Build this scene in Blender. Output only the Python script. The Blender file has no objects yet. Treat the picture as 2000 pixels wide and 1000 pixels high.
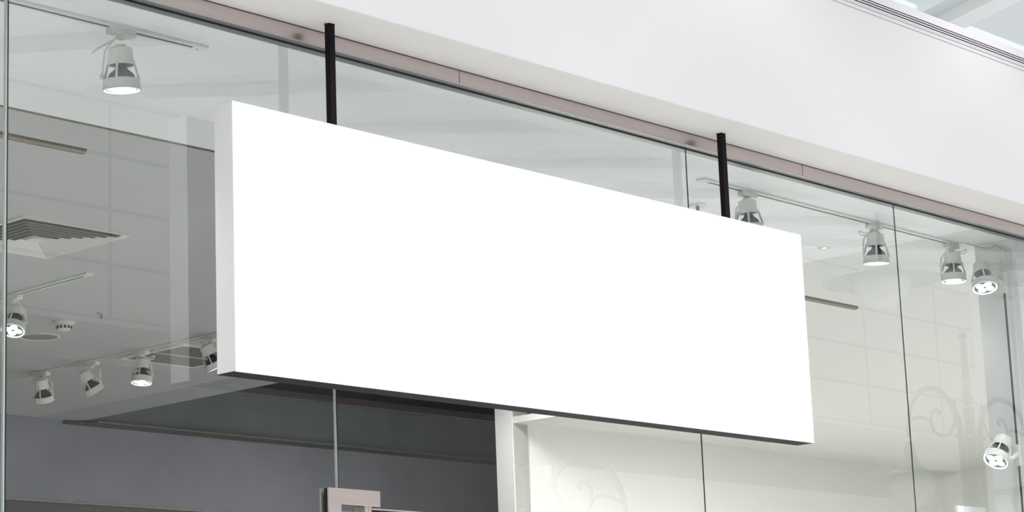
import bpy, bmesh, math, random
from mathutils import Vector, Matrix

sc = bpy.context.scene
COL = sc.collection
H = 1.6                                   # eye height; heights below are given above the eye

# ------------------------------------------------------------------ camera
cam_d = bpy.data.cameras.new('camera')
cam_d.sensor_width = 36.0
cam_d.sensor_fit = 'HORIZONTAL'
cam_d.lens = 4543.62 / 2000.0 * 36.0
cam_d.clip_start, cam_d.clip_end = 0.05, 200
cam = bpy.data.objects.new('camera', cam_d)
COL.objects.link(cam)
rt = Vector((0.6684918, -0.7427254, -0.0384394))
up = Vector((-0.1300027, -0.1675862, 0.9772483))
fw = Vector((0.7322690, 0.6482853, 0.2085863))
m = Matrix((rt, up, -fw)).transposed().to_4x4()
m.translation = Vector((0, 0, H))
cam.matrix_world = m
sc.camera = cam

# ------------------------------------------------------------------ light and exposure
sc.view_settings.view_transform = 'Standard'
sc.view_settings.look = 'None'
sc.view_settings.exposure = 0.05
sc.view_settings.gamma = 1.0
sc.view_settings.use_curve_mapping = False

w = bpy.data.worlds.new('overcast_sky')
sc.world = w
w.use_nodes = True
bg = w.node_tree.nodes['Background']
bg.inputs[0].default_value = (0.90, 0.875, 0.90, 1)
bg.inputs[1].default_value = 0.57

sun_d = bpy.data.lights.new('sun', 'SUN')
sun_d.energy = 7.0
sun_d.angle = math.radians(70)
sun_d.color = (1.0, 0.885, 0.865)
sun = bpy.data.objects.new('sun', sun_d)
COL.objects.link(sun)
sun.rotation_euler = Vector((0.0, 0.52, -0.85)).to_track_quat('-Z', 'Y').to_euler()

def fill_light(x, y, z, sx, sy, watts, col=(1, 0.97, 0.92)):  # added area lamp for interior fill, no visible fixture
    d = bpy.data.lights.new('fill_light', 'AREA')
    d.shape = 'RECTANGLE'; d.size = sx; d.size_y = sy; d.energy = watts; d.color = col
    o = bpy.data.objects.new('fill_light', d); COL.objects.link(o)
    o.location = (x, y, z + H)
    return o
# unseen fill lamps, added behind the sign to brighten the right-hand bay and column
fill_light(13.6, 8.4, 2.33, 3.0, 1.2, 290, (1, 0.98, 0.94))
fill_light(12.2, 10.9, 2.76, 0.5, 0.3, 30)  # small added fill for the white side of the column

for lx_, w_ in ((1.6, 90), (7.2, 90)):  # unseen fills added outside the frame and behind the sign for the front ceiling
    o_ = fill_light(lx_, 6.6, 2.33, 0.5, 0.3, w_, (1, 1, 1))
    o_.data.spread = math.radians(90)

# ------------------------------------------------------------------ helpers
def tag(o, label=None, cat=None, group=None, kind=None):
    if label: o['label'] = label
    if cat: o['category'] = cat
    if group: o['group'] = group
    if kind: o['kind'] = kind
    return o

def obj(name, bm, mat, parent=None, smooth=False):
    me = bpy.data.meshes.new(name)
    bm.normal_update()
    bm.to_mesh(me); bm.free()
    for mm in (mat if isinstance(mat, (list, tuple)) else [mat]):
        me.materials.append(mm)
    if smooth:
        for p in me.polygons: p.use_smooth = True
    o = bpy.data.objects.new(name, me)
    COL.objects.link(o)
    if parent: o.parent = parent
    return o

def smooth_sharp(o, ang=35):
    for p in o.data.polygons: p.use_smooth = True
    o.data.set_sharp_from_angle(angle=math.radians(ang))
    return o

def empty(name, loc):
    o = bpy.data.objects.new(name, None)
    o.empty_display_size = 0.05
    COL.objects.link(o); o.location = loc
    return o

def bx(bm, x0, x1, y0, y1, z0, z1, bev=0, mi=0):
    r = bmesh.ops.create_cube(bm, size=1)
    vs = r['verts']
    for v in vs:
        v.co = Vector(((x0 + x1) / 2 + v.co.x * (x1 - x0), (y0 + y1) / 2 + v.co.y * (y1 - y0), (z0 + z1) / 2 + v.co.z * (z1 - z0)))
    fs = set(f for v in vs for f in v.link_faces)
    for f in fs: f.material_index = mi
    if bev:
        es = list(set(e for f in fs for e in f.edges))
        bmesh.ops.bevel(bm, geom=es, offset=bev, segments=2, affect='EDGES', profile=0.6)
    return bm

def box(x0, x1, y0, y1, z0, z1, bev=0):
    return bx(bmesh.new(), x0, x1, y0, y1, z0, z1, bev)

def lathe(bm, prof, seg=32, M=None, cap=True):
    """prof: list of (r, z)"""
    M = M or Matrix()
    rings = []
    for r, z in prof:
        if r < 1e-6:
            rings.append([bm.verts.new(M @ Vector((0, 0, z)))])
        else:
            rings.append([bm.verts.new(M @ Vector((r * math.cos(2 * math.pi * i / seg), r * math.sin(2 * math.pi * i / seg), z))) for i in range(seg)])
    for a, b in zip(rings, rings[1:]):
        for i in range(seg):
            j = (i + 1) % seg
            if len(a) == 1 and len(b) == 1: continue
            if len(a) == 1: bm.faces.new((a[0], b[j], b[i]))
            elif len(b) == 1: bm.faces.new((a[i], a[j], b[0]))
            else: bm.faces.new((a[i], a[j], b[j], b[i]))
    bmesh.ops.recalc_face_normals(bm, faces=bm.faces[:])
    return bm

def tube(bm, pts, r, seg=8, M=None, flat=1.0):
    M = M or Matrix()
    pts = [Vector(p) for p in pts]
    rs = r if isinstance(r, (list, tuple)) else [r] * len(pts)
    rings = []
    n = None
    for i, p in enumerate(pts):
        t = (pts[min(i + 1, len(pts) - 1)] - pts[max(i - 1, 0)]).normalized()
        if n is None:
            n = t.orthogonal().normalized()
        else:
            n = (n - t * n.dot(t)).normalized()
        b = t.cross(n)
        rings.append([bm.verts.new(M @ (p + (n * math.cos(2 * math.pi * k / seg) + b * math.sin(2 * math.pi * k / seg) * flat) * rs[i])) for k in range(seg)])
    for a, b in zip(rings, rings[1:]):
        for k in range(seg):
            j = (k + 1) % seg
            bm.faces.new((a[k], a[j], b[j], b[k]))
    bm.faces.new(rings[0][::-1]); bm.faces.new(rings[-1])
    bmesh.ops.recalc_face_normals(bm, faces=bm.faces[:])
    return bm

# ------------------------------------------------------------------ materials
def mat(name, col, rough=0.6, metal=0.0, var=0.0, scale=4.0, emit=None, strength=1.0, bump=0.0, stretch=None, spec=None):
    mt = bpy.data.materials.new(name); mt.use_nodes = True
    nt = mt.node_tree; b = nt.nodes['Principled BSDF']
    b.inputs['Base Color'].default_value = (*col, 1)
    b.inputs['Roughness'].default_value = rough
    b.inputs['Metallic'].default_value = metal
    if spec is not None: b.inputs['Specular IOR Level'].default_value = spec
    if var or bump:
        tc = nt.nodes.new('ShaderNodeTexCoord')
        mp = nt.nodes.new('ShaderNodeMapping')
        if stretch: mp.inputs['Scale'].default_value = stretch
        nz = nt.nodes.new('ShaderNodeTexNoise')
        nz.inputs['Scale'].default_value = scale; nz.inputs['Detail'].default_value = 5
        nt.links.new(tc.outputs['Object'], mp.inputs[0]); nt.links.new(mp.outputs[0], nz.inputs[0])
        if var:
            mr = nt.nodes.new('ShaderNodeMapRange')
            mr.inputs[1].default_value = 0.3; mr.inputs[2].default_value = 0.7
            mr.inputs[3].default_value = 1 - var; mr.inputs[4].default_value = 1 + var
            nt.links.new(nz.outputs['Fac'], mr.inputs[0])
            vm = nt.nodes.new('ShaderNodeVectorMath'); vm.operation = 'SCALE'
            vm.inputs[0].default_value = col
            nt.links.new(mr.outputs[0], vm.inputs['Scale'])
            nt.links.new(vm.outputs[0], b.inputs['Base Color'])
        if bump:
            bp = nt.nodes.new('ShaderNodeBump'); bp.inputs['Strength'].default_value = bump; bp.inputs['Distance'].default_value = 0.01
            nt.links.new(nz.outputs['Fac'], bp.inputs['Height']); nt.links.new(bp.outputs[0], b.inputs['Normal'])
    if emit:
        b.inputs['Emission Color'].default_value = (*emit, 1)
        b.inputs['Emission Strength'].default_value = strength
    return mt

def tiled(name, col, joint, px, pz, ox, oz, wd=0.02, rough=0.6):
    """panels with thin joints, on a wall that runs along X"""
    mt = mat(name, col, rough); nt = mt.node_tree; b = nt.nodes['Principled BSDF']
    tc = nt.nodes.new('ShaderNodeTexCoord'); sp = nt.nodes.new('ShaderNodeSeparateXYZ')
    nt.links.new(tc.outputs['Object'], sp.inputs[0])
    def line(sock, per, off):
        a = nt.nodes.new('ShaderNodeMath'); a.operation = 'SUBTRACT'; a.inputs[1].default_value = off - wd / 2
        nt.links.new(sock, a.inputs[0])
        c = nt.nodes.new('ShaderNodeMath'); c.operation = 'FLOORED_MODULO'; c.inputs[1].default_value = per
        nt.links.new(a.outputs[0], c.inputs[0])
        d = nt.nodes.new('ShaderNodeMath'); d.operation = 'LESS_THAN'; d.inputs[1].default_value = wd
        nt.links.new(c.outputs[0], d.inputs[0]); return d.outputs[0]
    mx = nt.nodes.new('ShaderNodeMath'); mx.operation = 'MAXIMUM'
    nt.links.new(line(sp.outputs[0], px, ox), mx.inputs[0]); nt.links.new(line(sp.outputs[2], pz, oz), mx.inputs[1])
    mc = nt.nodes.new('ShaderNodeMix'); mc.data_type = 'RGBA'
    mc.inputs['A'].default_value = (*col, 1); mc.inputs['B'].default_value = (*joint, 1)
    nt.links.new(mx.outputs[0], mc.inputs['Factor']); nt.links.new(mc.outputs['Result'], b.inputs['Base Color'])
    return mt

def glass_mat(name, tint, base, refl=True):
    mt = bpy.data.materials.new(name); mt.use_nodes = True
    nt = mt.node_tree; nt.nodes.remove(nt.nodes['Principled BSDF'])
    out = nt.nodes['Material Output']
    tr = nt.nodes.new('ShaderNodeBsdfTransparent'); tr.inputs[0].default_value = (*tint, 1)
    if not refl:
        nt.links.new(tr.outputs[0], out.inputs[0]); return mt
    gl = nt.nodes.new('ShaderNodeBsdfGlossy'); gl.inputs['Roughness'].default_value = 0.0
    gl.inputs[0].default_value = (0.97, 1.0, 0.985, 1)
    lw = nt.nodes.new('ShaderNodeLayerWeight'); lw.inputs[0].default_value = 0.5
    pw = nt.nodes.new('ShaderNodeMath'); pw.operation = 'POWER'; pw.inputs[1].default_value = 5
    ma = nt.nodes.new('ShaderNodeMath'); ma.operation = 'MULTIPLY_ADD'; ma.inputs[1].default_value = 1 - base; ma.inputs[2].default_value = base
    mx = nt.nodes.new('ShaderNodeMixShader')
    nt.links.new(lw.outputs['Facing'], pw.inputs[0]); nt.links.new(pw.outputs[0], ma.inputs[0])
    nt.links.new(ma.outputs[0], mx.inputs[0]); nt.links.new(tr.outputs[0], mx.inputs[1]); nt.links.new(gl.outputs[0], mx.inputs[2])
    nt.links.new(mx.outputs[0], out.inputs[0])
    return mt

M = dict(
    fascia=mat('white_render', (0.745, 0.74, 0.755), 0.75, var=0.012, scale=1.5, bump=0.03),
    trim_metal=mat('rosy_brushed_metal', (0.66, 0.585, 0.575), 0.24, metal=0.8, var=0.03, scale=3, stretch=(0.5, 30, 30)),
    lip=mat('pale_lip', (0.62, 0.62, 0.61), 0.35, metal=0.5),
    channel=mat('grey_channel', (0.30, 0.315, 0.32), 0.3, metal=0.5),
    gasket=mat('black_gasket', (0.012, 0.010, 0.010), 0.5),
    brown=mat('brown_seal', (0.06, 0.045, 0.04), 0.6),
    glass=glass_mat('shop_glass', (0.965, 0.985, 0.975), 0.165),
    glass_back=glass_mat('shop_glass_back', (0.985, 0.995, 0.99), 0, False),
    roof_glass=None,
    sign_face=mat('sign_white_face', (0.97, 0.97, 0.97), 0.6, spec=0.2),
    sign_side=mat('sign_light_grey_side', (0.88, 0.88, 0.88), 0.6, spec=0.2),
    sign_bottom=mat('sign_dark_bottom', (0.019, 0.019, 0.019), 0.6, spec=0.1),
    rod=mat('black_rod_paint', (0.009, 0.007, 0.010), 0.6, spec=0.15),
    red=mat('red_mark', (0.35, 0.03, 0.03), 0.5),
    ceil=mat('shop_ceiling_paint', (0.76, 0.76, 0.735), 0.8, var=0.01, scale=2),
    ceil_daylit=mat('front_ceiling_daylit', (0.90, 0.90, 0.91), 0.8, var=0.01, scale=2),  # lighter than the rear ceiling to carry daylight near the glass
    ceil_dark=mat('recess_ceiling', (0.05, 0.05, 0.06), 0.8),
    wall_white=mat('shop_wall_paint', (0.90, 0.90, 0.865), 0.8, var=0.01, scale=2),
    wall_bright=mat('column_paint', (0.86, 0.86, 0.86), 0.8),
    concrete=mat('grey_plaster', (0.225, 0.222, 0.265), 0.85, var=0.10, scale=3, bump=0.05),
    concrete_green=mat('green_grey_plaster', (0.105, 0.125, 0.13), 0.85, var=0.12, scale=4, bump=0.05),
    black=mat('black_panel', (0.02, 0.02, 0.025), 0.5),
    taupe=mat('taupe_moulding', (0.12, 0.10, 0.10), 0.6),
    floor_in=mat('shop_floor', (0.60, 0.60, 0.60), 0.5, var=0.05),
    floor_out=tiled('mall_floor', (0.88, 0.855, 0.84), (0.6, 0.6, 0.59), 0.8, 0.8, 0, 0, 0.006, 0.4),
    lamp=mat('lamp_white_paint', (0.80, 0.80, 0.76), 0.4),
    bulb=mat('dark_bulb_body', (0.034, 0.034, 0.042), 0.45),
    led=mat('led_face', (0.9, 0.9, 0.9), 0.3, emit=(1, 1, 0.98), strength=2.5),
    led_ring=mat('led_rim', (0.75, 0.8, 0.78), 0.25, emit=(1, 1, 0.98), strength=0.9),
    reflector=mat('lamp_reflector', (0.16, 0.19, 0.18), 0.3, metal=0.3),
    slot=mat('dark_slot', (0.012, 0.015, 0.018), 0.6),
    bronze=mat('bronze_profile', (0.20, 0.165, 0.12), 0.4, metal=0.3),
    bronze_hi=mat('bronze_profile_lip', (0.45, 0.38, 0.30), 0.4, metal=0.3),
    diff=mat('diffuser_white', (0.70, 0.68, 0.65), 0.6),
    diff_dark=mat('diffuser_throat', (0.05, 0.05, 0.05), 0.8),
    grille=mat('grille_grey', (0.22, 0.21, 0.21), 0.6),
    steel=mat('brushed_steel', (0.80, 0.69, 0.655), 0.36, metal=0.65, var=0.03, scale=3, stretch=(1, 20, 20)),
    steel_edge=mat('steel_edge', (0.60, 0.60, 0.54), 0.35, metal=0.6),
    seam_pale=mat('glass_edge_pale', (0.52, 0.56, 0.53), 0.2),
    seam_dark=mat('glass_edge_dark', (0.02, 0.035, 0.03), 0.3),
    post=mat('lamp_post_green', (0.10, 0.16, 0.15), 0.35),
    globe=mat('milky_globe', (0.75, 0.77, 0.77), 0.25),
    tiles=tiled('facing_tiles', (0.72, 0.70, 0.66), (0.40, 0.40, 0.40), 1.68, 0.485, 12.39, 3.765 + H, 0.035),
    shopfront=mat('facing_shopfront', (0.42, 0.42, 0.40), 0.6, var=0.1, scale=0.6),
    facing_white=mat('facing_white', (0.75, 0.75, 0.72), 0.7),
    strip=mat('pale_lilac_strip', (0.78, 0.76, 0.81), 0.6),
    kerb=mat('kerb_green_grey', (0.50, 0.54, 0.52), 0.7),
    rafter=mat('rafter_white', (0.88, 0.89, 0.87), 0.6),
    rafter_side=mat('rafter_green_grey', (0.66, 0.72, 0.70), 0.6),
)
# roof glass: bluish, slightly milky
mt = bpy.data.materials.new('roof_glass'); mt.use_nodes = True
nt = mt.node_tree; nt.nodes.remove(nt.nodes['Principled BSDF'])
a = nt.nodes.new('ShaderNodeBsdfTransparent'); a.inputs[0].default_value = (0.88, 0.93, 0.94, 1)
b = nt.nodes.new('ShaderNodeBsdfTranslucent'); b.inputs[0].default_value = (0.8, 0.86, 0.88, 1)
x = nt.nodes.new('ShaderNodeMixShader'); x.inputs[0].default_value = 0.10
nt.links.new(a.outputs[0], x.inputs[1]); nt.links.new(b.outputs[0], x.inputs[2]); nt.links.new(x.outputs[0], nt.nodes['Material Output'].inputs[0])
M['roof_glass'] = mt

def struct(name, bm, mt, parent=None, label=None):
    o = obj(name, bm, mt, parent)
    if parent is None: o['kind'] = 'structure'
    if label: o['label'] = label
    return o

YG = 5.6          # plane of the shop glass
ZC = 2.41 + H     # shop ceiling
X0, X1 = -3.0, 24.0

# ================================================================== SETTING
# ---- floors
struct('floor', box(-6, 30, -7, YG, -0.12, 0), M['floor_out'], label='pale tiled mall floor outside the shop')
struct('floor_shop', box(X0, 19.0, YG, 13.5, -0.12, 0.0), M['floor_in'], label='grey shop floor behind the glass')

# ---- shopfront bulkhead (fascia + soffit)
struct('trim_14', box(X0, X1, 5.3255, 5.62, 2.4547 + H, 2.4562 + H), mat('soffit_paint', (0.88, 0.85, 0.835), 0.8, var=0.012, scale=1.5), label='warm grey soffit strip under the white bulkhead')
struct('wall_front', box(X0, X1, 5.325, 6.2, 2.456 + H, 3.1395 + H), M['fascia'], label='plain white bulkhead running above the shop window')
bm = box(X0, X1, 5.56, 5.62, 2.4525 + H, 2.4547 + H)
struct('trim_1', bm, M['brown'], label='thin dark joint under the white bulkhead')
# ---- metal header over the glass
t2 = struct('trim_2', box(X0, X1, 5.5625, 5.612, 2.404 + H, 2.4525 + H), M['trim_metal'], label='rosy brushed metal header above the glass')
struct('lower_lip', box(X0, X1, 5.5615, 5.566, 2.3995 + H, 2.4045 + H, 0.0008), M['lip'], t2, 'pale polished lip')
struct('channel', box(X0, X1, 5.566, 5.596, 2.4005 + H, 2.404 + H), M['channel'], t2, 'dark grey underside')
struct('gasket', box(X0, X1, 5.596, 5.604, 2.396 + H, 2.404 + H), M['gasket'], t2, 'black glazing gasket')
struct('inner_channel', box(X0, X1, 5.604, 5.646, 2.400 + H, 2.4525 + H), M['channel'], t2)
bm = bmesh.new()
for xs in (6.03, 8.21, 10.25):
    bx(bm, xs, xs + 0.0015, 5.5618, 5.563, 2.405 + H, 2.452 + H)
struct('header_joint', bm, M['gasket'], t2, 'hairline joints between header lengths')

# ---- ceiling strip with linear vent at the top of the bulkhead
zt = 3.1395 + H
struct('trim_3', box(X0, X1, 5.327, 5.62, zt, zt + 0.104), M['strip'], label='pale lilac band along the top of the white bulkhead')
struct('trim_4', box(X0, X1, 5.3235, 5.327, zt - 0.002, zt + 0.0015), mat('beige_sealant', (0.62, 0.50, 0.42), 0.7), label='thin beige sealant line on top of the bulkhead')
lv = tag(empty('linear_vent', (10.0, 5.327, zt)), 'long slotted air vent with thin dark lines in the band above the white bulkhead', 'vent')
def lbox(par, name, m_, x0, x1, y0, y1, z0, z1, bev=0, label=None):
    p = par.location
    o = obj(name, box(x0 - p.x, x1 - p.x, y0 - p.y, y1 - p.y, z0 - p.z, z1 - p.z, bev), m_, par)
    if label: o['label'] = label
    return o
lbox(lv, 'vent_back', M['slot'], X0, X1, 5.3262, 5.3272, zt + 0.024, zt + 0.066, label='dark throat')
# pale blades with three wide dark slots and one hairline slot between them
for z0_, z1_ in ((0.0205, 0.0262), (0.0280, 0.0342), (0.0408, 0.0460), (0.0524, 0.0574), (0.0632, 0.0690)):
    lbox(lv, 'vent_slat', M['strip'], X0, X1, 5.3240, 5.3264, zt + z0_, zt + z1_)

# ---- glazed mall roof
def zr(y): return 3.8 - 0.2 * (y - 5.2) + H
def slab_roof(bm, x0, x1, y0, y1, dz0, dz1):
    vs = []
    for (x, y) in ((x0, y0), (x1, y0), (x1, y1), (x0, y1)):
        vs.append(bm.verts.new((x, y, zr(y) + dz0)))
    for (x, y) in ((x0, y0), (x1, y0), (x1, y1), (x0, y1)):
        vs.append(bm.verts.new((x, y, zr(y) + dz1)))
    for f in ((3, 2, 1, 0), (4, 5, 6, 7), (0, 1, 5, 4), (1, 2, 6, 5), (2, 3, 7, 6), (3, 0, 4, 7)):
        bm.faces.new([vs[i] for i in f])
    return bm
rf = struct('ceiling_mall', slab_roof(bmesh.new(), -6, 30, -4.45, 6.35, 0.10, 0.112), M['roof_glass'], label='pale blue glass roof over the mall')
k = 0
xr = 10.31 - 1.88 * 8
while xr < 29:
    r_ = obj('rafter', slab_roof(bmesh.new(), xr - 0.08, xr + 0.08, -4.44, 6.3, -0.02, 0.08), M['rafter'], rf)
    obj('rafter_flange', slab_roof(bmesh.new(), xr - 0.21, xr + 0.18, -4.44, 6.3, 0.04, 0.10), M['rafter_side'], r_)
    xr += 1.88
obj('purlin', slab_roof(bmesh.new(), -6, 30, 6.06, 6.16, 0.0, 0.09), M['rafter_side'], rf)
obj('purlin', slab_roof(bmesh.new(), -6, 30, 1.0, 1.12, 0.0, 0.09), M['rafter'], rf)
struct('wall_upper', box(X0, X1, 6.2, 6.4, 3.1395 + H, zr(6.3) + 0.02), M['kerb'], label='white kerb wall under the glass roof')

# ---- building across the mall (seen in the glass)
fb = struct('wall_facing', box(-6, 26.75, -4.7, -4.4, 3.765 + H, 5.72 + H), M['tiles'], label='cream panelled band of the building across the mall, seen reflected')
struct('wall_facing_lower', box(-6, 27.5, -6.2, -6.0, 0, 3.765 + H), M['shopfront'], label='shaded storefront under the panelled band, seen reflected')
struct('trim_5', box(-6, 26.75, -6.0, -4.4, 3.72 + H, 3.765 + H), M['facing_white'], label='underside of the panelled band across the mall')
struct('trim_6', box(19.36, 27.5, -5.99, -5.6, 0, 3.10 + H), M['facing_white'], label='white lower storefront across the mall, seen reflected')

# ---- shop interior shell
cl = struct('ceiling', box(X0, 9.80, 6.885, 13.15, ZC, ZC + 0.05), mat('rear_ceiling_dimmed', (0.46, 0.455, 0.455), 0.8, var=0.015, scale=2), label='plaster shop ceiling beyond the bronze seam, fading daylight put into its colour')  # darker colour stands for daylight fading away from the glass
struct('ceiling_front', box(X0, 9.80, 5.646, 6.885, ZC, ZC + 0.05), M['ceil_daylit'], label='white ceiling strip just inside the glass, daylight put into its colour')
struct('ceiling_window_bay', box(9.80, 19.0, 5.646, 9.6, ZC, ZC + 0.05), M['ceil'], label='white ceiling behind the right-hand panes')
struct('ceiling_right', box(12.93, 19.0, 9.6, 11.67, ZC, ZC + 0.05), M['ceil'], label='white ceiling beside the column')
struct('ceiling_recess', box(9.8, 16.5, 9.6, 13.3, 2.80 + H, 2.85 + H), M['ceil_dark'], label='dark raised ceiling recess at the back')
# rounded bulkhead along the recess
bm = bmesh.new()
prof = []
for i in range(13):
    t = i / 12.0
    prof.append((9.78 + 0.60 * t, ZC + 0.004 - 0.010 * math.sin(math.pi * min(1, t * 1.6)) + 0.05 * max(0, t - 0.55) ** 2 / 0.2))
pts0 = [bm.verts.new((px, 9.6, pz)) for px, pz in prof]; pts1 = [bm.verts.new((px, 13.15, pz)) for px, pz in prof]
for i in range(12): bm.faces.new((pts0[i], pts1[i], pts1[i + 1], pts0[i + 1]))
tp = [bm.verts.new(c) for c in ((9.76, 9.6, ZC + 0.40), (10.38, 9.6, ZC + 0.40), (10.38, 13.15, ZC + 0.40), (9.76, 13.15, ZC + 0.40))]
bm.faces.new((pts0[12], pts1[12], tp[2], tp[1])); bm.faces.new((pts1[0], pts0[0], tp[0], tp[3])); bm.faces.new(tp)
bm.faces.new(pts0[::-1] + [tp[0], tp[1]][0:2]) ; bm.faces.new(pts1 + [tp[2], tp[3]])
bmesh.ops.recalc_face_normals(bm, faces=bm.faces[:])
o = struct('trim_7', bm, mat('bulkhead_grey', (0.36, 0.36, 0.37), 0.7), label='rounded grey bulkhead edge of the ceiling recess'); smooth_sharp(o)
wb = struct('wall_back', box(X0, 16.5, 13.15, 13.3, 1.83 + H, 2.41 + H), M['concrete'], label='grey plaster back wall of the shop')
struct('wall_back_upper', box(X0, 16.5, 13.16, 13.3, 2.42 + H, 2.81 + H), M['concrete_green'], label='dark green-grey wall inside the ceiling recess')
struct('trim_8', box(10.02, 16.5, 13.12, 13.3, 2.38 + H, 2.405 + H, 0.004), M['gasket'], label='dark groove across the back wall')
struct('trim_9', box(10.3, 16.5, 13.11, 13.3, 2.405 + H, 2.42 + H, 0.004), M['taupe'], label='narrow taupe moulding on the back wall')
struct('trim_10', box(10.38, 16.5, 13.10, 13.16, 2.735 + H, 2.80 + H, 0.004), M['taupe'], label='brown trim at the top of the recess')
struct('wall_back_lower', box(X0, 16.5, 13.16, 13.3, 0, 1.83 + H), M['black'], label='black lower part of the back wall')
struct('trim_11', box(X0, 16.5, 13.14, 13.16, 1.825 + H, 1.832 + H), mat('copper_line', (0.35, 0.24, 0.18), 0.5), label='thin copper line over the black wall panel')
struct('wall_left', box(X0 - 0.2, X0, YG, 13.3, 0, ZC + 0.4), M['wall_white'])
struct('wall_right', box(19.0, 19.2, YG, 13.3, 0, ZC + 0.05), M['wall_white'], label='cream far wall of the window bay')
struct('wall_display', box(13.07, 19.0, 11.52, 11.67, 0, ZC), M['wall_white'], label='cream display wall behind the right-hand panes')
struct('wall_column', box(12.925, 13.09, 11.50, 11.67, 0, 2.80 + H), mat('column_shade_tone', (0.45, 0.45, 0.43), 0.8), label='darker front of the white column at the recess, shade put into its colour')  # front of the white column darkened in colour for the weaker light there
struct('trim_12', box(12.915, 12.925, 11.50, 11.67, 0, 2.80 + H), M['wall_bright'], label='white side of the column beside the grey wall')
# fin wall at the right end of the glazing
struct('wall_fin', box(10.15, 10.27, 5.64, 5.87, 0, ZC), M['wall_bright'], label='white fin wall carrying the upright light track')
# ceiling seam
struct('trim_13', box(X0, 9.0, 6.878, 6.892, ZC - 0.004, ZC), M['bronze'], label='thin bronze seam across the shop ceiling')

# ---- glazing
seams = [(-1.2, 4.053), (4.064, 5.3985), (5.4085, 7.4245), (7.4305, 8.9840), (8.9890, 12.4)]
ZT = 2.397 + H
for i, (xa, xb) in enumerate(seams):
    bm = bmesh.new()
    z0 = 0.03
    bx(bm, xa, xb, YG, YG + 0.010, z0, ZT)
    bm.normal_update()
    for f in bm.faces: f.material_index = 0 if f.normal.y < -0.9 else 1
    wn = struct('window_%d' % (i + 1), bm, [M['glass'], M['glass_back']], label=['frameless glass pane at the far left edge', 'narrow frameless glass pane left of the door', 'frameless glass pane behind the sign above the door',
        'frameless glass pane at the sign\'s right half', 'rightmost frameless glass pane in front of the bright bay'][i])
    if i == 0:
        struct('glass_edge', box(xb - 0.0005, xb + 0.0055, YG + 0.001, YG + 0.011, z0, ZT), M['seam_pale'], wn, 'pale green polished glass edge')
        struct('edge_seal', box(xb + 0.0055, xb + 0.0105, YG + 0.001, YG + 0.011, z0, ZT), M['seam_dark'], wn, 'dark seal')
    elif i == 1:
        struct('glass_edge', box(xb + 0.0025, xb + 0.0052, YG + 0.001, YG + 0.011, z0, ZT), M['seam_pale'], wn, 'pale green polished glass edge')
        struct('edge_seal', box(xb + 0.0052, xb + 0.0088, YG + 0.001, YG + 0.011, z0, ZT), M['seam_dark'], wn, 'dark seal')
    elif i == 2:
        struct('edge_seal', box(xb + 0.0015, xb + 0.0045, YG - 0.0005, YG + 0.004, z0, ZT), M['seam_dark'], wn, 'dark seal')
    elif i == 3:
        struct('edge_seal', box(xb + 0.001, xb + 0.004, YG - 0.0005, YG + 0.004, z0, ZT), M['seam_dark'], wn, 'dark seal')

# ================================================================== HANGING SIGN
sx0, sx1, sy0, sy1, sz0, sz1 = 4.8185, 7.989, 5.443, 5.531, 1.2035 + H, 2.0875 + H
sg = tag(empty('hanging_sign', ((sx0 + sx1) / 2, (sy0 + sy1) / 2, sz1)), 'large blank white rectangular sign box hanging from the soffit on two black rods', 'sign')
lbox(sg, 'casing', M['sign_side'], sx0, sx1, sy0 + 0.003, sy1, sz0 + 0.002, sz1, label='light grey sides of the sign')
lbox(sg, 'front_panel', M['sign_face'], sx0, sx1, sy0, sy0 + 0.003, sz0, sz1, label='blank white front')
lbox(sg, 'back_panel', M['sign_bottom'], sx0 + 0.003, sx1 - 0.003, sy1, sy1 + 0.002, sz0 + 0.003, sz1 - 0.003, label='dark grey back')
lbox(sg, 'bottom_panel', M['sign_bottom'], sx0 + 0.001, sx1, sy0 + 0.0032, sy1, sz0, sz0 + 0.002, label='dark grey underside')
for xr_, wd in ((5.2995, 0.026), (7.518, 0.030)):
    lbox(sg, 'hanging_rod', M['rod'], xr_ - wd / 2, xr_ + wd / 2, 5.470, 5.494, sz1 - 0.001, 2.4547 + H + 0.001, 0.0015, label='black square rod')
    bm = bmesh.new()
    p = sg.location
    bx(bm, xr_ - wd / 2 - 0.0006 - p.x, xr_ + wd / 2 + 0.0006 - p.x, 5.469 - p.y, 5.496 - p.y, 2.4547 + H - 0.003 - p.z, 2.4547 + H + 0.001 - p.z, 0.001)
    obj('rod_flange', bm, M['rod'], sg)
bm = bmesh.new(); lathe(bm, [(0, -0.0012), (0.006, -0.0010), (0.009, 0.0)], 9, Matrix.Translation((5.2995 - 0.016 - sg.location.x, 5.482 - sg.location.y, 2.4547 + H - sg.location.z)) @ Matrix.Diagonal((1.0, 0.6, 1, 1)))
obj('paint_mark', bm, M['red'], sg)['label'] = 'small red paint mark at the top of the left rod'

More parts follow.
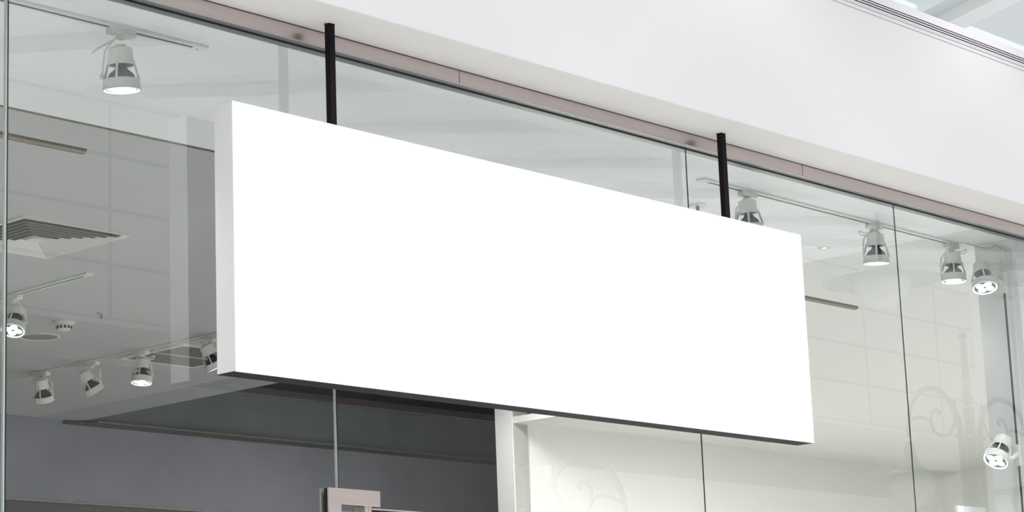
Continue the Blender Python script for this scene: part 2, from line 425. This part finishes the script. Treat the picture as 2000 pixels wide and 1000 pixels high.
# ================================================================== DOOR PATCH FITTING
df = tag(empty('door_patch_fitting', (5.337, 5.60, 0.88 + H)), 'angled brushed steel clamp plate at the foot of the glass joint under the sign', 'door fitting')
p = df.location
def plate(y0, y1, name, m_, label=None):
    bm = bmesh.new()
    x0_, x1_, zt_, zb_, xi = 5.337, 5.577, 0.882 + H, 0.829 + H, 5.394
    pts = [(x0_, zt_), (x1_, zt_), (x1_, zb_), (xi, zb_), (xi, 0.45 + H), (x0_, 0.45 + H)]
    a = [bm.verts.new((x_ - p.x, y0 - p.y, z_ - p.z)) for x_, z_ in pts]
    b_ = [bm.verts.new((x_ - p.x, y1 - p.y, z_ - p.z)) for x_, z_ in pts]
    bm.faces.new(a); bm.faces.new(b_[::-1])
    for i in range(6): bm.faces.new((a[i], b_[i], b_[(i + 1) % 6], a[(i + 1) % 6]))
    bmesh.ops.recalc_face_normals(bm, faces=bm.faces[:])
    bmesh.ops.bevel(bm, geom=bm.edges[:], offset=0.001, segments=1, affect='EDGES')
    o = obj(name, bm, m_, df)
    if label: o['label'] = label
plate(5.575, 5.5835, 'front_plate', M['steel'], 'rosy brushed steel front plate')
plate(5.5835, 5.5985, 'rubber_pad', M['gasket'], 'black pad between plate and glass')
plate(5.612, 5.620, 'back_plate', M['steel_edge'])
lbox(df, 'pivot_block', M['steel_edge'], 5.396, 5.47, 5.60, 5.70, 0.70 + H, 0.812 + H, 0.003)
lbox(df, 'clamp_block', M['steel'], 5.505, 5.522, 5.578, 5.63, 0.45 + H, 0.829 + H, 0.001)
lbox(df, 'clamp_block', M['steel'], 5.524, 5.537, 5.578, 5.63, 0.45 + H, 0.829 + H, 0.001)
do = tag(obj('glass_door', box(5.540, 6.45, 5.582, 5.594, 0.02, 0.819 + H), M['channel']), 'top rail of the glass door leaf at the bottom edge, right of the steel clamp', 'door')
do.data.materials.clear(); do.data.materials.append(glass_mat('door_glass', (0.35, 0.36, 0.38), 0.08))
lr = obj('top_edge', box(5.540, 6.45, 5.578, 5.598, 0.818 + H, 0.823 + H, 0.0005), M['steel'], do); lr['label'] = 'bright steel edge on top of the door'

# ================================================================== TRACKS
def track(name_lbl, xa, ya, xb, yb, z=None, wd=0.046, ht=0.010, slot_trim=0.05, group=None, end_screw=True):
    a = Vector((xa, ya, 0)); b_ = Vector((xb, yb, 0)); d = (b_ - a); L = d.length; ang = math.atan2(d.y, d.x)
    e = tag(empty('light_track', (xa, ya, z or ZC)), name_lbl, 'light track', group)
    e.rotation_euler = (0, 0, ang)
    obj('rail', box(0, L, -wd / 2, wd / 2, -ht, 0, 0.0015), M['lamp'], e)
    s = obj('slot', box(slot_trim, L - slot_trim, -0.006, 0.006, -ht - 0.0006, -ht + 0.002), M['slot'], e); s['label'] = 'dark slot along the underside'
    bm = box(L - 0.055, L - 0.001, -wd / 2 - 0.001, wd / 2 + 0.001, -ht - 0.0012, -0.0005, 0.0015)
    obj('end_cap', bm, M['lamp'], e)
    bm = bmesh.new(); lathe(bm, [(0, -ht - 0.0020), (0.003, -ht - 0.0020), (0.003, -ht - 0.001)], 10, Matrix.Translation((L - 0.03, 0.006, 0)))
    obj('screw', bm, M['slot'], e)
    return e
trA = track('white ceiling light track just inside the glass at the upper left', 2.2, 5.905, 5.058, 5.850)
trB = track('white ceiling light track running right behind the right-hand panes', 10.02, 5.905, 7.913, 5.895)
trC = track('short white light track above the square diffuser, ending left of the sign', 7.13, 11.4, 7.072, 9.06)
trD = track('long white light track at the rear left carrying four spotlights', 8.651, 12.9, 8.70, 8.2)
# upright track on the fin wall
zt0, zt1 = 0.2 + H, 2.356 + H
te = tag(empty('light_track', (10.15, 5.705, zt1)), 'upright white light track with a dark slot on the fin wall at the right edge', 'light track')
obj('rail', box(-0.030, 0, -0.018, 0.018, -(zt1 - zt0), 0, 0.0015), M['lamp'], te)
obj('slot', box(-0.0306, -0.028, -0.0055, 0.0055, -(zt1 - zt0) + 0.03, -0.20), M['slot'], te)['label'] = 'dark slot'
obj('side_fin', box(-0.022, 0, -0.040, -0.018, -(zt1 - zt0), -0.01, 0.001), M['strip'], te)
bm = bmesh.new(); lathe(bm, [(0, -0.0015), (0.003, -0.0015), (0.003, 0)], 10, Matrix.Translation((-0.0300, 0.003, -0.06)) @ Matrix.Rotation(math.radians(90), 4, 'Y'))
obj('screw', bm, M['slot'], te)

# ================================================================== SPOTLIGHTS
def spotlight(loc, label, group, axis, track_dir=0.0, normal=(0, 0, -1), watts=25, yoke_side=(-1, 1), yaw=None, lit=True, cable=None, cap_gap=0.042, mount_h=0.010, drop=0.0):
    """axis: direction the lamp points; loc: point on the track; normal: away from the mounting surface"""
    e = tag(empty('spotlight', loc), label, 'spotlight', group)
    ax = Vector(axis).normalized(); nrm = Vector(normal).normalized()
    wall = abs(nrm.z) < 0.5
    # adapter
    td = Vector((math.cos(track_dir), math.sin(track_dir), 0)) if not wall else Vector((0, 0, 1))
    sd = nrm.cross(td)
    A = Matrix((td, sd, nrm)).transposed().to_4x4()
    bm = box(-0.052, 0.052, -0.018, 0.018, mount_h - 0.001, mount_h + 0.022, 0.004)
    bm.transform(A); bmesh.ops.recalc_face_normals(bm, faces=bm.faces[:]); obj('adapter', bm, M['lamp'], e)
    bm = bmesh.new(); lathe(bm, [(0, mount_h + 0.020), (0.016, mount_h + 0.020), (0.016, mount_h + 0.032), (0.006, mount_h + 0.036), (0, mount_h + 0.036)], 20, A)
    smooth_sharp(obj('swivel', bm, M['lamp'], e))
    # head frame: z axis opposite to the pointing direction; x axis = towards pivot
    zax = -ax
    ref = Vector((0.6685, -0.7427, 0.0)) if yaw is None else Vector((math.cos(yaw), math.sin(yaw), 0))
    xax = (ref - zax * ref.dot(zax)).normalized(); yax = zax.cross(xax)
    R_ = Matrix((xax, yax, zax)).transposed().to_4x4()
    if not wall:
        pivot = nrm * (mount_h + 0.036 + 0.112 + drop)
        top = pivot + zax * 0.112
        # the head turns about its middle (pivots beside the ring) so keep the ring centre below the mount
        T = Matrix.Translation(top) @ R_
        ring_off = 0.125
    else:
        pivot = nrm * (mount_h + 0.130) + Vector((0, 0.035, 0))
        top = pivot + zax * 0.112
        T = Matrix.Translation(top) @ R_
    seg = 36
    bm = bmesh.new(); lathe(bm, [(0, 0.0), (0.018, 0.0), (0.022, -0.005), (0.036, -0.010), (0.040, -0.015), (0.0430, -0.066), (0.0425, -0.069), (0.038, -0.066), (0.034, -0.020), (0, -0.018)], seg, T)
    smooth_sharp(obj('socket_cap', bm, M['lamp'], e))
    # ring
    bm = bmesh.new(); lathe(bm, [(0.0580, -0.119), (0.0600, -0.118), (0.0632, -0.150), (0.0628, -0.154), (0.0605, -0.154), (0.0565, -0.121), (0.0580, -0.119)], seg, T)
    smooth_sharp(obj('front_ring', bm, M['lamp'], e))
    for q in range(4):
        a_ = math.radians(90 * q - 97)
        bm = bmesh.new()
        tube(bm, [(0.0425 * math.cos(a_), 0.0425 * math.sin(a_), -0.055), (0.052 * math.cos(a_), 0.052 * math.sin(a_), -0.090), (0.0605 * math.cos(a_), 0.0605 * math.sin(a_), -0.124)], [0.0042, 0.0042, 0.0045], 6, T)
        obj('strut', bm, M['lamp'], e)
    # bulb: dark neck and flared body
    bm = bmesh.new(); lathe(bm, [(0, -0.03), (0.017, -0.03), (0.018, -0.075), (0.024, -0.084), (0.040, -0.098), (0.051, -0.122), (0.056, -0.144), (0, -0.144)], seg, T)
    smooth_sharp(obj('bulb', bm, M['bulb'], e))['label'] = 'dark grey bulb body'
    # light face
    bm = bmesh.new(); lathe(bm, [(0.053, -0.150), (0, -0.150), (0, -0.1445), (0.053, -0.1445), (0.053, -0.150)], seg, T)
    obj('reflector', bm, M['reflector'], e)['label'] = 'grey reflector between the lenses'
    bm = bmesh.new(); lathe(bm, [(0.0612, -0.148), (0.0612, -0.1535), (0.0575, -0.1545), (0.053, -0.1515), (0.053, -0.148), (0.0612, -0.148)], seg, T)
    rim = smooth_sharp(obj('bulb_rim', bm, M['led_ring'] if lit else M['globe'], e)); rim['label'] = 'pale glowing rim'
    bm = bmesh.new()
    for q in range(4):
        a_ = math.radians(90 * q + 20)
        lathe(bm, [(0, -0.1560), (0.012, -0.1552), (0.0185, -0.1525), (0.0205, -0.1505), (0, -0.1500)], 18, T @ Matrix.Translation((0.0275 * math.cos(a_), 0.0275 * math.sin(a_), 0)))
    o = smooth_sharp(obj('led_lens', bm, M['led'] if lit else M['globe'], e)); o['label'] = 'four glowing white lenses'
    # yoke
    hub = nrm * (mount_h + 0.024)
    for s in yoke_side:
        if not wall:
            pv = T @ Vector((s * 0.063, -0.012, -0.108))
            k1 = hub + xax * s * 0.055 + nrm * 0.045; k0 = hub + xax * s * 0.020 + nrm * 0.004
        else:
            pv = T @ Vector((0.066, 0, -0.112)); k1 = pv + nrm * -0.02; k0 = k1
            bm = bmesh.new(); tube(bm, [hub, hub + (pv - hub) * 0.6, pv], 0.011, 10)
            obj('yoke_arm', bm, M['lamp'], e)
            bm = bmesh.new(); tube(bm, [pv - xax * 0.008, pv + xax * 0.010], 0.013, 14)
            obj('pivot_knob', bm, M['lamp'], e)
            break
        bm = bmesh.new(); tube(bm, [hub, k0, k1, pv], 0.0075, 8, flat=0.35)
        obj('yoke_arm', bm, M['lamp'], e)
        bm = bmesh.new(); tube(bm, [pv - xax * s * 0.006, pv + xax * s * 0.005], 0.010, 14)
        obj('pivot_knob', bm, M['lamp'], e)
    # lever or cable
    if cable == 'lever':
        c = hub + Vector((-0.02, 0.022, -0.012))
        bm = bmesh.new(); tube(bm, [c, c + Vector((-0.030, 0.033, -0.024)), c + Vector((-0.046, 0.050, -0.042))], [0.006, 0.009, 0.006], 8, flat=0.5)
        obj('locking_lever', bm, M['lamp'], e)
    elif cable:
        rng = random.Random(hash(label) % 1000 if False else len(label))
        s = -1 if cable == 'left' else 1
        r3 = Vector((0.6685, -0.7427, 0))
        c0 = hub; pts = []
        for i in range(12):
            t = i / 11
            pts.append(c0 + r3 * s * (0.075 * math.sin(t * 2.6)) + Vector((0, 0, -0.03 * t - 0.018 * math.sin(t * 6))))
        pts[-1] = T @ Vector((0, 0, -0.004))
        bm = bmesh.new(); tube(bm, pts, 0.0035, 6); obj('cable', bm, M['lamp'], e)
    if lit and watts:
        d = bpy.data.lights.new('bulb_light', 'SPOT'); d.energy = watts; d.spot_size = math.radians(100); d.spot_blend = 0.8; d.shadow_soft_size = 0.05; d.color = (1, 0.99, 0.95)
        lo = bpy.data.objects.new('bulb_light', d); COL.objects.link(lo); lo.parent = e
        lo.location = T @ Vector((0, 0, -0.17)); lo.rotation_euler = ax.to_track_quat('-Z', 'Y').to_euler()
    return e

RV = Vector((0.6685, -0.7427, 0.0)); FV = Vector((0.7427, 0.6685, 0.0))
def aim(side, toward):
    """side: degrees to the right as seen from the mall; toward: degrees towards the mall"""
    return Vector((0, 0, -1)) + RV * math.tan(math.radians(side)) - FV * math.tan(math.radians(toward))

spotlight((4.701, 5.857, ZC), 'large white spotlight nearest the upper left corner, on the track behind the glass', 'spotlights on the left front track', aim(1, -5), yoke_side=(-1,), cable='lever', drop=0.020)
spotlight((7.10, 9.725, ZC), 'white spotlight with bright face at the left edge, partly behind the pane joint', None, aim(-3, 26), track_dir=math.pi / 2, yoke_side=(1,), cable=None)
spotlight((8.665, 11.567, ZC), 'white spotlight turned away so its bulb looks dark, leftmost on the rear track', 'spotlights on the rear left track', aim(4, -24), track_dir=math.pi / 2, yoke_side=(1,), cable='left', watts=10, drop=-0.010)
spotlight((8.675, 11.097, ZC), 'white spotlight tilted down to the right, second from left on the rear track', 'spotlights on the rear left track', aim(29, -17), track_dir=math.pi / 2, yoke_side=(1,), cable='left')
spotlight((8.680, 10.635, ZC), 'white spotlight shining towards the glass below the ceiling grille', 'spotlights on the rear left track', aim(-3, 9), track_dir=math.pi / 2, cable='right')
spotlight((8.685, 10.0, ZC), 'tilted white spotlight half hidden by the lower left corner of the sign', 'spotlights on the rear left track', aim(24, -12), track_dir=math.pi / 2, yoke_side=(1,), cable='left')
spotlight((8.262, 5.898, ZC), 'white spotlight rising above the top edge of the sign beside the right rod', 'spotlights on the right front track', aim(3, -4), yoke_side=(-1,), cable=None, drop=-0.008)
spotlight((9.285, 5.902, ZC), 'white spotlight between the sign and the rightmost pane joint', 'spotlights on the right front track', aim(-1, -4), yoke_side=(-1,), cable='left')
spotlight((9.985, 5.905, ZC), 'white spotlight just right of the rightmost pane joint, end of the track', 'spotlights on the right front track', aim(-2, 2), yoke_side=(-1,), cable='right', watts=3)
spotlight((10.15, 5.705, 2.187 + H), 'upper white spotlight on the upright track, face showing four round lenses', 'spotlights on the upright track', aim(0, 22), normal=(-1, 0, 0), watts=3, mount_h=0.030, yoke_side=(1,))
spotlight((10.15, 5.705, 1.325 + H), 'lower white spotlight on the upright track near the bottom right corner', 'spotlights on the upright track', aim(-28, 26), normal=(-1, 0, 0), watts=3, mount_h=0.030, yoke_side=(1,))

# loose supply cable from the ceiling to the upright track
bm = bmesh.new()
ptsc = [(10.06, 5.86, ZC - 0.004), (10.08, 5.83, ZC - 0.016), (10.10, 5.80, ZC - 0.030), (10.12, 5.77, ZC - 0.034), (10.13, 5.74, ZC - 0.026), (10.135, 5.715, ZC - 0.036), (10.135, 5.705, zt1 + 0.0)]
tube(bm, ptsc, 0.0025, 6)
tag(obj('supply_cable', bm, mat('beige_cable', (0.40, 0.37, 0.28), 0.6)), 'thin beige cable drooping under the ceiling to the upright track', 'cable')

# ================================================================== CEILING FITTINGS
def fitting(name, loc, label, cat, group=None):
    return tag(empty(name, loc), label, cat, group)
# square four way diffuser
dx0, dx1, dy0, dy1 = 6.075, 6.686, 8.26, 8.895
cx, cy = (dx0 + dx1) / 2, (dy0 + dy1) / 2
de = fitting('air_diffuser', (cx, cy, ZC), 'large square louvred air diffuser in the ceiling at the left edge', 'air diffuser')
hx, hy = (dx1 - dx0) / 2, (dy1 - dy0) / 2
def frame_bm(ax_, ay_, bx_, by_, z0, z1, zi0=None, zi1=None):
    """square ring, outer half size a, inner half size b; sloped louvre when the inner heights differ"""
    bm = bmesh.new()
    zi0 = z0 if zi0 is None else zi0; zi1 = z1 if zi1 is None else zi1
    def ringv(hx_, hy_, z): return [bm.verts.new(c) for c in ((-hx_, -hy_, z), (hx_, -hy_, z), (hx_, hy_, z), (-hx_, hy_, z))]
    o0, o1, i0, i1 = ringv(ax_, ay_, z0), ringv(ax_, ay_, z1), ringv(bx_, by_, zi0), ringv(bx_, by_, zi1)
    for q in range(4):
        r = (q + 1) % 4
        bm.faces.new((o0[q], o0[r], o1[r], o1[q])); bm.faces.new((i0[r], i0[q], i1[q], i1[r]))
        bm.faces.new((o0[r], o0[q], i0[q], i0[r])); bm.faces.new((o1[q], o1[r], i1[r], i1[q]))
    bmesh.ops.recalc_face_normals(bm, faces=bm.faces[:])
    return bm
obj('frame', frame_bm(hx, hy, hx - 0.028, hy - 0.028, -0.010, 0.0, -0.006, 0.0), M['diff'], de)
obj('throat', box(-hx + 0.028, hx - 0.028, -hy + 0.028, hy - 0.028, -0.0022, -0.0003), M['diff_dark'], de)['label'] = 'dark gaps between louvres'
nb = 6
for q in range(nb):
    a_ = hx - 0.040 - q * 0.038
    obj('louvre', frame_bm(a_, a_ * hy / hx, a_ - 0.026, (a_ - 0.026) * hy / hx, -0.019, -0.0175, -0.0075, -0.0062), M['diff'], de)
a_ = hx - 0.040 - nb * 0.038
obj('centre_plate', box(-a_, a_, -a_, a_, -0.018, -0.004, 0.002), M['diff'], de)
# return grille
ge = fitting('return_grille', (9.03, 10.63, ZC), 'dark square return air grille in the rear ceiling, beside the sign\'s lower left corner', 'air grille')
obj('frame', frame_bm(0.29, 0.30, 0.262, 0.272, -0.008, 0.0), M['diff'], ge)
obj('throat', box(-0.262, 0.262, -0.272, 0.272, -0.0022, -0.0003), M['diff_dark'], ge)
for q in range(16):
    y = -0.255 + q * 0.034
    obj('grille_slat', box(-0.262, 0.262, y - 0.009, y + 0.009, -0.006, -0.0022), M['grille'], ge)
obj('centre_bar', box(-0.262, 0.262, -0.006, 0.006, -0.009, -0.006), M['diff'], ge)
# smoke detector
se = fitting('smoke_detector', (7.765, 10.18, ZC), 'round white smoke detector with dark vents on the shop ceiling', 'smoke detector')
bm = bmesh.new(); lathe(bm, [(0, 0), (0.062, 0), (0.062, -0.010), (0.052, -0.016), (0.042, -0.018)], 28); smooth_sharp(obj('base', bm, M['diff'], se))
bm = bmesh.new(); lathe(bm, [(0.042, -0.016), (0.044, -0.020), (0.038, -0.044), (0.026, -0.052), (0, -0.053)], 28); smooth_sharp(obj('dome', bm, M['diff'], se))
for q in range(12):
    a_ = 2 * math.pi * q / 12
    bm = box(0.036, 0.0435, -0.006, 0.006, -0.041, -0.026); bm.transform(Matrix.Rotation(a_, 4, 'Z')); obj('vent_opening', bm, M['slot'], se)
# flush speaker
so = fitting('ceiling_speaker', (7.93, 10.62, ZC), 'flat round grey ceiling speaker beside the bright spotlight at the left', 'speaker')
bm = bmesh.new(); lathe(bm, [(0, 0), (0.115, 0), (0.115, -0.006), (0.106, -0.008), (0.100, -0.004)], 36); smooth_sharp(obj('bezel', bm, M['diff'], so))
bm = bmesh.new(); lathe(bm, [(0.100, -0.004), (0, -0.005)], 36); smooth_sharp(obj('mesh_cover', bm, M['grille'], so))
# sprinklers
def sprinkler(loc, label, k_=1.0):
    e = fitting('fire_sprinkler', loc, label, 'sprinkler'); e.scale = (k_, k_, k_)
    bm = bmesh.new(); lathe(bm, [(0, 0), (0.040, 0), (0.041, -0.003), (0.034, -0.008), (0.014, -0.009), (0, -0.009)], 24); smooth_sharp(obj('escutcheon', bm, M['lip'], e))
    bm = bmesh.new(); lathe(bm, [(0, -0.009), (0.009, -0.009), (0.009, -0.024), (0, -0.024)], 12)
    tube(bm, [(0.009, 0, -0.022), (0.012, 0, -0.034), (0.003, 0, -0.052)], 0.0025, 6); tube(bm, [(-0.009, 0, -0.022), (-0.012, 0, -0.034), (-0.003, 0, -0.052)], 0.0025, 6)
    obj('body', bm, M['channel'], e)
    bm = bmesh.new(); tube(bm, [(0, 0, -0.024), (0, 0, -0.050)], 0.0035, 8); obj('glass_bulb', bm, M['red'], e)['label'] = 'red glass bulb'
    bm = bmesh.new(); lathe(bm, [(0, -0.052), (0.015, -0.052), (0.015, -0.054), (0, -0.055)], 16); obj('deflector', bm, M['channel'], e)
sprinkler((8.309, 6.215, ZC), 'small ceiling sprinkler with a red bulb just above the sign, left of the right rod')
sprinkler((7.77, 9.86, ZC), 'small ceiling sprinkler with a red tip above the smoke detector', 0.6)
# downlight
dl = fitting('downlight', (9.572, 6.384, ZC), 'tiny recessed downlight glowing in the ceiling right of the sign', 'downlight')
bm = bmesh.new(); lathe(bm, [(0.014, -0.001), (0.032, -0.003), (0.036, -0.001), (0.036, 0), (0, 0)], 24); smooth_sharp(obj('bezel', bm, M['diff'], dl))
bm = bmesh.new(); lathe(bm, [(0, -0.004), (0.009, -0.003), (0.010, -0.001), (0, -0.0005)], 16); obj('lens', bm, M['led'], dl)
# bronze bars
def bar(xa, xb, label):
    e = fitting('linear_diffuser', (xb, 7.20, ZC), label, 'ceiling bar', 'bronze ceiling bars')
    bm = bmesh.new(); n = 10
    prof = [(-0.020, 0)] + [(-0.020 * math.cos(math.pi * i / n), -0.004 - 0.014 * math.sin(math.pi * i / n)) for i in range(n + 1)] + [(0.020, 0)]
    A = [bm.verts.new((0, y, z)) for y, z in prof]; B = [bm.verts.new((xa - xb, y, z)) for y, z in prof]
    for i in range(len(prof) - 1): bm.faces.new((A[i], A[i + 1], B[i + 1], B[i]))
    bm.faces.new(A); bm.faces.new(B[::-1]); bmesh.ops.recalc_face_normals(bm, faces=bm.faces[:])
    smooth_sharp(obj('profile', bm, M['bronze'], e))
    obj('bright_edge', box(xa - xb, -0.004, 0.002, 0.006, -0.0195, -0.0170), M['bronze_hi'], e)
bar(3.6, 5.587, 'bronze rounded bar on the ceiling at the far left')
bar(9.7, 11.07, 'bronze rounded bar on the ceiling emerging right of the sign')

# white board at the bottom right corner
bd = tag(empty('display_board', (10.02, 5.90, 1.08 + H)), 'white board top edge peeking up at the bottom right corner', 'board')
lbox(bd, 'panel', M['sign_face'], 9.835, 10.10, 5.895, 5.91, 0.0, 1.085 + H, 0.002)
lbox(bd, 'foot', M['lamp'], 9.835, 10.10, 5.84, 5.96, 0.0, 0.02, 0.002)

# ================================================================== STREET LAMPS IN THE MALL (seen mirrored in the glass)
def spiral_pts(c, r0, r1, a0, a1, n=30):
    return [Vector((c[0] + (r0 + (r1 - r0) * i / n) * math.cos(a0 + (a1 - a0) * i / n), 0, c[1] + (r0 + (r1 - r0) * i / n) * math.sin(a0 + (a1 - a0) * i / n))) for i in range(n + 1)]

def lantern(e, x, z, s=1.0):
    """bell cap, wide disc shade and milky globe hanging at (x, 0, z) of the post"""
    T = Matrix.Translation((x, 0, z)) @ Matrix.Scale(s, 4)
    bm = bmesh.new(); lathe(bm, [(0, 0), (0.022, 0), (0.03, -0.03), (0.045, -0.06), (0.06, -0.14), (0.10, -0.21), (0.14, -0.235), (0.15, -0.25), (0, -0.25)], 28, T)
    smooth_sharp(obj('bell_cap', bm, M['post'], e))
    bm = bmesh.new(); lathe(bm, [(0, -0.245), (0.15, -0.25), (0.34, -0.275), (0.355, -0.285), (0.34, -0.29), (0.15, -0.272), (0, -0.27)], 36, T)
    smooth_sharp(obj('disc_shade', bm, M['post'], e))
    bm = bmesh.new(); lathe(bm, [(0, -0.27), (0.17, -0.275), (0.20, -0.34), (0.185, -0.42), (0.13, -0.50), (0.06, -0.54), (0, -0.55)], 28, T)
    smooth_sharp(obj('globe', bm, M['globe'], e))['label'] = 'milky glass globe'

def street_lamp(x, y, ztop, label, sides=(-1, 1)):
    e = tag(empty('street_lamp', (x, y, 0)), label, 'street lamp')
    T = Matrix.Translation((0, 0, ztop))
    bm = bmesh.new()
    lathe(bm, [(0, 0.03), (0.025, 0.022), (0.036, 0), (0.030, -0.026), (0.012, -0.038), (0.020, -0.050), (0.026, -0.07), (0.022, -0.09), (0.028, -0.30), (0.036, -0.37), (0.028, -0.39), (0.040, -0.42), (0.030, -0.46),
               (0.044, -0.52), (0.030, -0.58), (0.050, -0.60), (0.050, -0.63), (0.042, -0.66), (0.046, -1.6), (0.055, -1.7), (0.06, -3.3), (0.12, -3.9), (0.15, -4.2), (0.17, -ztop), (0, -ztop)], 20, T)
    smooth_sharp(obj('post', bm, M['post'], e))
    zc_ = ztop - 0.83
    bm = bmesh.new(); bx(bm, -0.19, 0.19, -0.03, 0.03, zc_ - 0.014, zc_ + 0.014, 0.004); obj('collar', bm, M['post'], e)
    for s in sides:
        # upright pipe beside the post that arcs outwards
        pts = [Vector((s * 0.14, 0, ztop - 2.6)), Vector((s * 0.14, 0, ztop - 1.6)), Vector((s * 0.14, 0, zc_))]
        cxx = s * 0.53; rr = 0.39
        for i in range(0, 22):
            t = math.pi * i / 20
            pts.append(Vector((cxx - s * rr * math.cos(t), 0, ztop - 0.84 + rr * 0.92 * math.sin(t))))
        bm = bmesh.new(); tube(bm, pts, [0.028] * 3 + [0.028 - 0.0005 * i for i in range(22)], 10)
        smooth_sharp(obj('arm', bm, M['post'], e))
        # inner scroll: a large curl hung from the arm and a tendril towards the lantern
        curl = [(-0.214, -0.55), (-0.202, -0.623), (-0.233, -0.728), (-0.315, -0.816), (-0.434, -0.85), (-0.536, -0.825), (-0.579, -0.759), (-0.57, -0.694), (-0.527, -0.658), (-0.473, -0.649), (-0.446, -0.672), (-0.472, -0.694)]
        tend = [(-0.579, -0.759), (-0.642, -0.732), (-0.738, -0.727), (-0.828, -0.743), (-0.898, -0.772)]
        for nm_, pp, r_ in (('scroll', curl, 0.013), ('tendril', tend, 0.012)):
            pv_ = [Vector((-s * a_, 0, ztop + b_)) for a_, b_ in pp]
            sm = []
            for q in range(len(pv_) - 1):
                p0, p1, p2, p3 = pv_[max(q - 1, 0)], pv_[q], pv_[q + 1], pv_[min(q + 2, len(pv_) - 1)]
                for h in range(5):
                    t = h / 5
                    sm.append(0.5 * ((2 * p1) + (p2 - p0) * t + (2 * p0 - 5 * p1 + 4 * p2 - p3) * t * t + (3 * p1 - p0 - 3 * p2 + p3) * t ** 3))
            sm.append(pv_[-1])
            bm = bmesh.new(); tube(bm, sm, r_, 8); smooth_sharp(obj(nm_, bm, M['post'], e))
        lantern(e, s * 0.925, ztop - 0.93, 0.95)
    return e
street_lamp(16.30, 1.6, 3.158 + H, 'green-grey ornamental street lamp with scrolled arm, reflected in the rightmost pane')
street_lamp(10.95, 1.6, 2.33 + H, 'fainter scrolled street lamp reflected under the middle of the sign', (1,))
# the closest lantern, high up
e = tag(empty('hanging_lantern', (12.00, 3.6, 2.852 + H)), 'large round lantern with a wide disc and milky globe, reflected above the rightmost panes', 'lantern')
S_ = Matrix.Scale(0.60, 4)
bm = bmesh.new(); lathe(bm, [(0, 0.02), (0.05, 0.018), (0.16, -0.01), (0.22, -0.06), (0.24, -0.12), (0, -0.12)], 36, S_); smooth_sharp(obj('dome_cap', bm, M['post'], e))
bm = bmesh.new(); lathe(bm, [(0, -0.11), (0.24, -0.12), (0.60, -0.175), (0.62, -0.185), (0.60, -0.19), (0.24, -0.16), (0, -0.16)], 48, S_); smooth_sharp(obj('disc_shade', bm, M['post'], e))
bm = bmesh.new(); lathe(bm, [(0, -0.16), (0.29, -0.165), (0.30, -0.24), (0.26, -0.35), (0.16, -0.44), (0, -0.475)], 36, S_); smooth_sharp(obj('globe', bm, M['globe'], e))
bm = bmesh.new(); tube(bm, [(0, 0, 0.0), (0, 0, zr(3.6) + 0.02 - 2.852 - H)], 0.012, 8); obj('hanging_rod', bm, M['post'], e)
